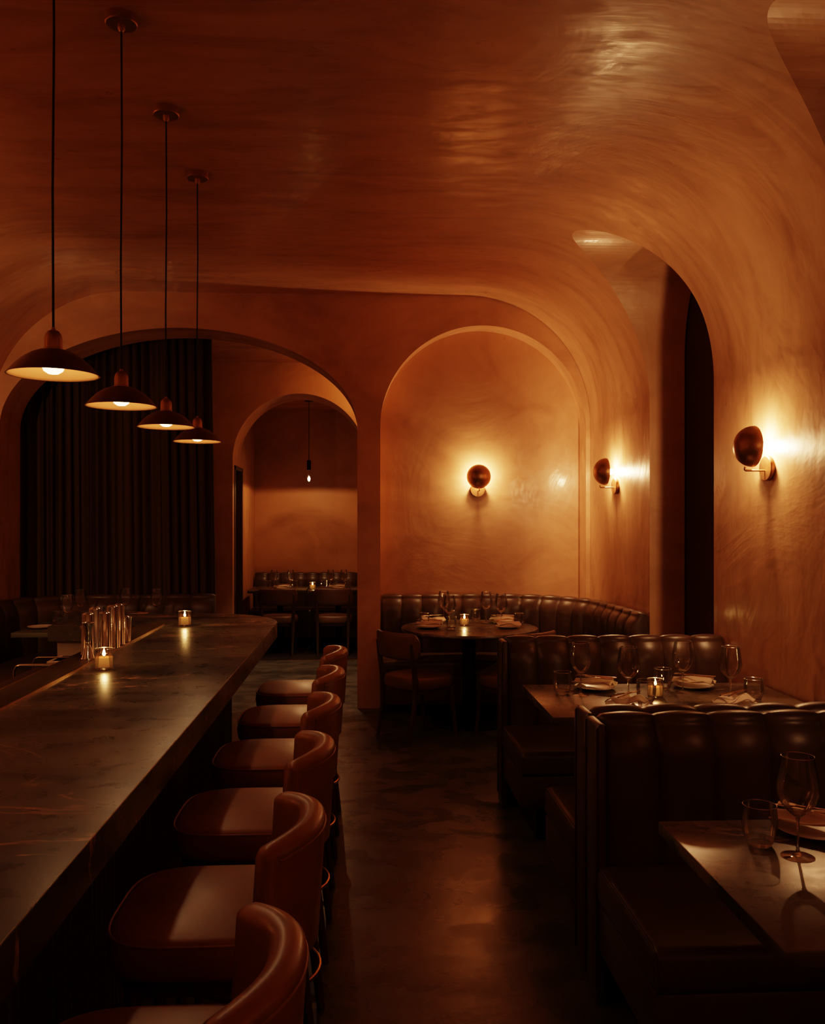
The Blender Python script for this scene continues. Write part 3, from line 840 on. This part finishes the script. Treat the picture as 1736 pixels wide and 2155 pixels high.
def plate():
    mb = MB(); mb.lathe([(0, .002), (.055, .001), (.058, 0), (.062, .002), (.085, .009), (.100, .015), (.1005, .0165), (.085, .0115), (.060, .0045), (0, .004)], 48)
    o = obj('dinner_plate', mb, M['ceramic'], None, 60); o['category'] = 'plate'; o['group'] = 'white dinner plates'; return o
def napkin():
    rows = []
    n = 22
    for j in range(n+1):
        v = j/n; row = []
        for i in range(n+1):
            u = i/n; x = (u-.5)*.105*(1.0+.15*math.sin(v*3)); y = (v-.5)*.20
            z = .010+.010*math.sin(u*PI*2.4+v*3)+.006*math.sin(v*8+u*5)+.013*math.exp(-((u-.5)/.22)**2)
            row.append((x+.012*math.sin(v*4), y, z))
        rows.append(row)
    mb = MB(); mb.loft(rows, False, False)
    o = obj('napkin', mb, M['linen'], None, 60); o['category'] = 'napkin'; o['group'] = 'folded white napkins'
    s = o.modifiers.new('thick', 'SOLIDIFY'); s.thickness = .004; s.offset = 1; return o
def fork():
    t = thing('fork', '', 'fork', (0, 0, 0), 0, 'copper toned forks')
    mb = MB()
    pts = [(0, -.095, .002), (0, -.03, .004), (0, .02, .0055), (0, .045, .003), (0, .06, .004)]
    rr = [.0050, .0034, .0024, .0030, .0045]
    mb.tube(pts, rr, 8); 
    for v in mb.bm.verts: v.co.z = v.co.z*.55+.0015
    for v in mb.bm.verts: v.co.x *= 1.2
    obj('handle', mb, M['cutlery'], t)
    mb = MB(); mb.prism([(-.004, .055), (.004, .055), (.011, .068), (.011, .076), (-.011, .076), (-.011, .068)], .0035, .0052)
    for k in range(4):
        x = -.0095+.0063*k; mb.box(x-.0012, x+.0012, .075, .103, .0035, .0050)
    obj('tines', mb, M['cutlery'], t); return t
def knife():
    t = thing('table_knife', '', 'knife', (0, 0, 0), 0, 'copper toned knives')
    mb = MB(); mb.tube([(0, -.1, .003), (0, -.05, .0038), (0, .0, .0034)], [.0045, .0052, .0036], 8); obj('handle', mb, M['cutlery'], t)
    mb = MB(); mb.prism([(-.005, 0), (.005, 0), (.0085, .03), (.0085, .08), (.002, .105), (-.005, .095)], .0025, .0040); obj('blade', mb, M['cutlery'], t); return t
WG, TB, CD, PL, NK, FK, KN = wine_glass(), tumbler(), candle(), plate(), napkin(), fork(), knife()
used = set()
def put(proto, x, y, z, label, rz=0, s=None, rx=0, ry=0):
    if proto.name not in used:
        used.add(proto.name); o = proto; o.location = (x, y, z); o.rotation_euler = (0, 0, rz)
    else: o = dup(proto, (x, y, z), rz)
    o['label'] = label
    o.rotation_euler = (rx, ry, rz)
    if s: o.scale = (s, s, s)
    return o
ZT = .7501
# table between the booths
put(WG, 1.042, 4.215, ZT, 'wine glass farthest left on the four-glass booth table, beside the plate')
put(WG, 1.230, 4.060, ZT, 'second wine glass from the left on the booth table, left of the candle')
put(WG, 1.557, 4.245, ZT, 'third wine glass from the left on the booth table, right of the candle')
put(WG, 1.715, 4.050, ZT, 'rightmost wine glass on the four-glass booth table, against the plaster wall')
put(TB, .962, 4.255, ZT, 'tumbler at the left end of the four-glass booth table')
put(TB, 1.302, 4.020, ZT, 'tumbler partly in front of the candle on the booth table')
put(TB, 1.485, 4.325, ZT, 'tumbler just behind the candle on the booth table')
put(TB, 1.815, 4.025, ZT, 'tumbler at the right end of the four-glass booth table by the wall')
put(CD, 1.393, 4.165, ZT, 'lit candle glass on the four-glass booth table')
def setting(x, y, rz, where, plate_=True, knife_=True, z=ZT, nd=(0, 0)):
    if plate_: put(PL, x, y, z, 'white plate ' + where)
    zz = z + (.0125 if plate_ else .0)
    put(NK, x+nd[0], y+nd[1], zz+.010, 'folded white napkin ' + where, rz)
    c, s = math.cos(rz), math.sin(rz)
    def L(u, v): return (x+nd[0]+c*u-s*v, y+nd[1]+s*u+c*v)
    a = L(.012, -.01); put(FK, a[0], a[1], zz+.048, 'copper toned fork on the napkin ' + where, rz+.12)
    if knife_:
        a = L(-.014, -.005); put(KN, a[0], a[1], zz+.046, 'copper toned knife on the napkin ' + where, rz-.02)
setting(1.150, 4.360, .95, 'at the back left of the four-glass booth table')
setting(1.660, 4.375, .95, 'at the back right of the four-glass booth table')
setting(1.185, 3.925, -.9, 'at front left of the booth table, behind the rail')
setting(1.685, 3.925, -.9, 'at front right of the booth table, behind the rail')
# near table
put(TB, 1.028, 2.245, ZT, 'large tumbler on the nearest table')
put(WG, 1.089, 2.163, ZT, 'large wine glass on the nearest table at the right edge')
setting(1.215, 2.325, .85, 'on the nearest table at the right edge')
# round table
for i, (x, y) in enumerate(((.655, 7.335), (.665, 6.935), (1.00, 7.25), (1.095, 7.06))):
    put(WG, x, y, ZT, ['wine glass at back left of the round table', 'wine glass at front left of the round table, left of the candle', 'wine glass at back right of the round table', 'rightmost wine glass on the round table'][i])
for i, (x, y) in enumerate(((.475, 7.08), (.665, 6.80), (.925, 7.335), (1.235, 7.02))):
    put(TB, x, y, ZT, ['leftmost tumbler on the round table', 'tumbler nearest the camera on the round table', 'tumbler at the back of the round table', 'rightmost tumbler on the round table'][i], s=.93)
put(CD, .798, 7.07, ZT, 'lit candle glass on the round table')
for i, (x, y, r) in enumerate(((.50, 6.90, 1.3), (.555, 7.23, -1.2), (1.12, 6.87, -1.2), (1.13, 7.20, 1.2))):
    setting(x, y, r, 'at the ' + ['front left', 'back left', 'front right', 'back right'][i] + ' of the round table')
# far room
for i, (px, y) in enumerate(((-1.125, 10.93), (-.925, 10.93), (-.432, 10.93), (-.268, 10.93))):
    put(WG, px, y, ZT, ['leftmost wine glass in the far room', 'second wine glass from the left in the far room', 'third wine glass from the left in the far room', 'rightmost wine glass in the far room'][i], s=.92)
for i, (px, y) in enumerate(((-1.19, 10.82), (-.868, 10.84), (-.505, 10.82), (-.215, 10.84))):
    put(TB, px, y, ZT, ['leftmost tumbler in the far room', 'second tumbler from the left in the far room', 'third tumbler from the left in the far room', 'rightmost tumbler in the far room'][i])
put(CD, -.648, 10.82, ZT, 'lit candle glass in the far room')
setting(-1.02, 10.82, 1.4, 'on the left table of the far room')
setting(-.345, 10.82, 1.4, 'on the right table of the far room')
# left table behind the bar
for i, (x, y) in enumerate(((-2.365, 7.12), (-2.425, 7.62), (-2.075, 7.74), (-1.795, 7.66))):
    put(WG, x, y, ZT, ['nearest of the wine glasses behind the bar, low against the curtain bench', 'wine glass behind the bar, second from left', 'wine glass behind the bar, above the shaker tins', 'rightmost wine glass behind the bar'][i])
for i, (x, y) in enumerate(((-2.50, 7.30), (-2.28, 7.28), (-2.20, 7.66), (-1.70, 7.70))):
    put(TB, x, y, ZT, ['leftmost tumbler on the table behind the bar', 'tumbler beside the leftmost wine glasses behind the bar', 'tumbler just behind the shaker tins', 'rightmost tumbler behind the bar, beside the wine glass'][i])
put(PL, -2.545, 7.05, ZT, 'white plate at the left corner of the table behind the bar')
setting(-2.30, 7.50, .9, 'behind the leftmost glasses on the table behind the bar')
setting(-1.94, 7.62, 1.4, 'between two wine glasses on the table behind the bar')
# bar candles
ZBB = ZB+.0002
put(CD, -1.054, 3.61, ZBB, 'nearest lit candle on the bar, in front of the shaker tins', s=.96)
put(CD, -1.024, 5.05, ZBB, 'lit candle near the far end of the bar', s=.96)

# ------------------------------------------------------------------ bar tools
ZG = ZB+.0078
t = thing('jigger', 'tall hourglass steel jigger standing on the drip tray', 'jigger', (-1.185, 3.83, ZG))
mb = MB(); mb.lathe(lathe_shell([(.030, 0), (.027, .004), (.015, .045), (.006, .062)]), 28, cap=False); obj('lower_cup', mb, M['steel'], t, 60)
mb = MB(); mb.lathe([(0, .058), (.009, .060), (.011, .065), (.009, .070), (0, .072)], 24); obj('collar', mb, M['steel'], t, 60)
mb = MB(); mb.lathe(lathe_shell([(.006, .068), (.014, .080), (.0165, .11), (.021, .14), (.0275, .152)]), 28, cap=False); obj('upper_cup', mb, M['steel'], t, 60)
def tin(label, x, y, h, r0, r1):
    t = thing('shaker_tin', label, 'shaker tin', (x, y, ZG), 0, 'steel shaker tins on the drip tray')
    mb = MB(); mb.lathe([(r0-.001, .0), (r0, .002), (r0, .004), (r0-.002, .007), (r1+.001, h-.006), (r1-.004, h-.001), (r1-.010, h), (r1-.012, h-.003), (0, h-.003)], 40, cap=False)
    obj('cup', mb, M['steel'], t, 40)
    mb = MB(); mb.tube([(r0*math.cos(a*PI/20), r0*math.sin(a*PI/20), .003) for a in range(40)], .0015, 6, True); obj('rim', mb, M['steel'], t)
for a in (('leftmost tall shaker tin in the cluster', -1.215, 3.93, .185, .033, .025), ('front tall shaker tin right behind the bar candle', -1.155, 3.97, .185, .034, .026),
          ('tall shaker tin at the back of the cluster', -1.225, 4.06, .195, .034, .026), ('tall shaker tin in the middle of the cluster, right half', -1.165, 4.13, .198, .034, .027),
          ('rightmost tall shaker tin, beside the short tin', -1.165, 4.23, .195, .030, .022), ('short steel tin at the right end of the cluster', -1.160, 4.33, .128, .025, .024)):
    tin(*a)

for o in bpy.data.objects:
    if o.type == 'LIGHT': o['kind'] = 'light'
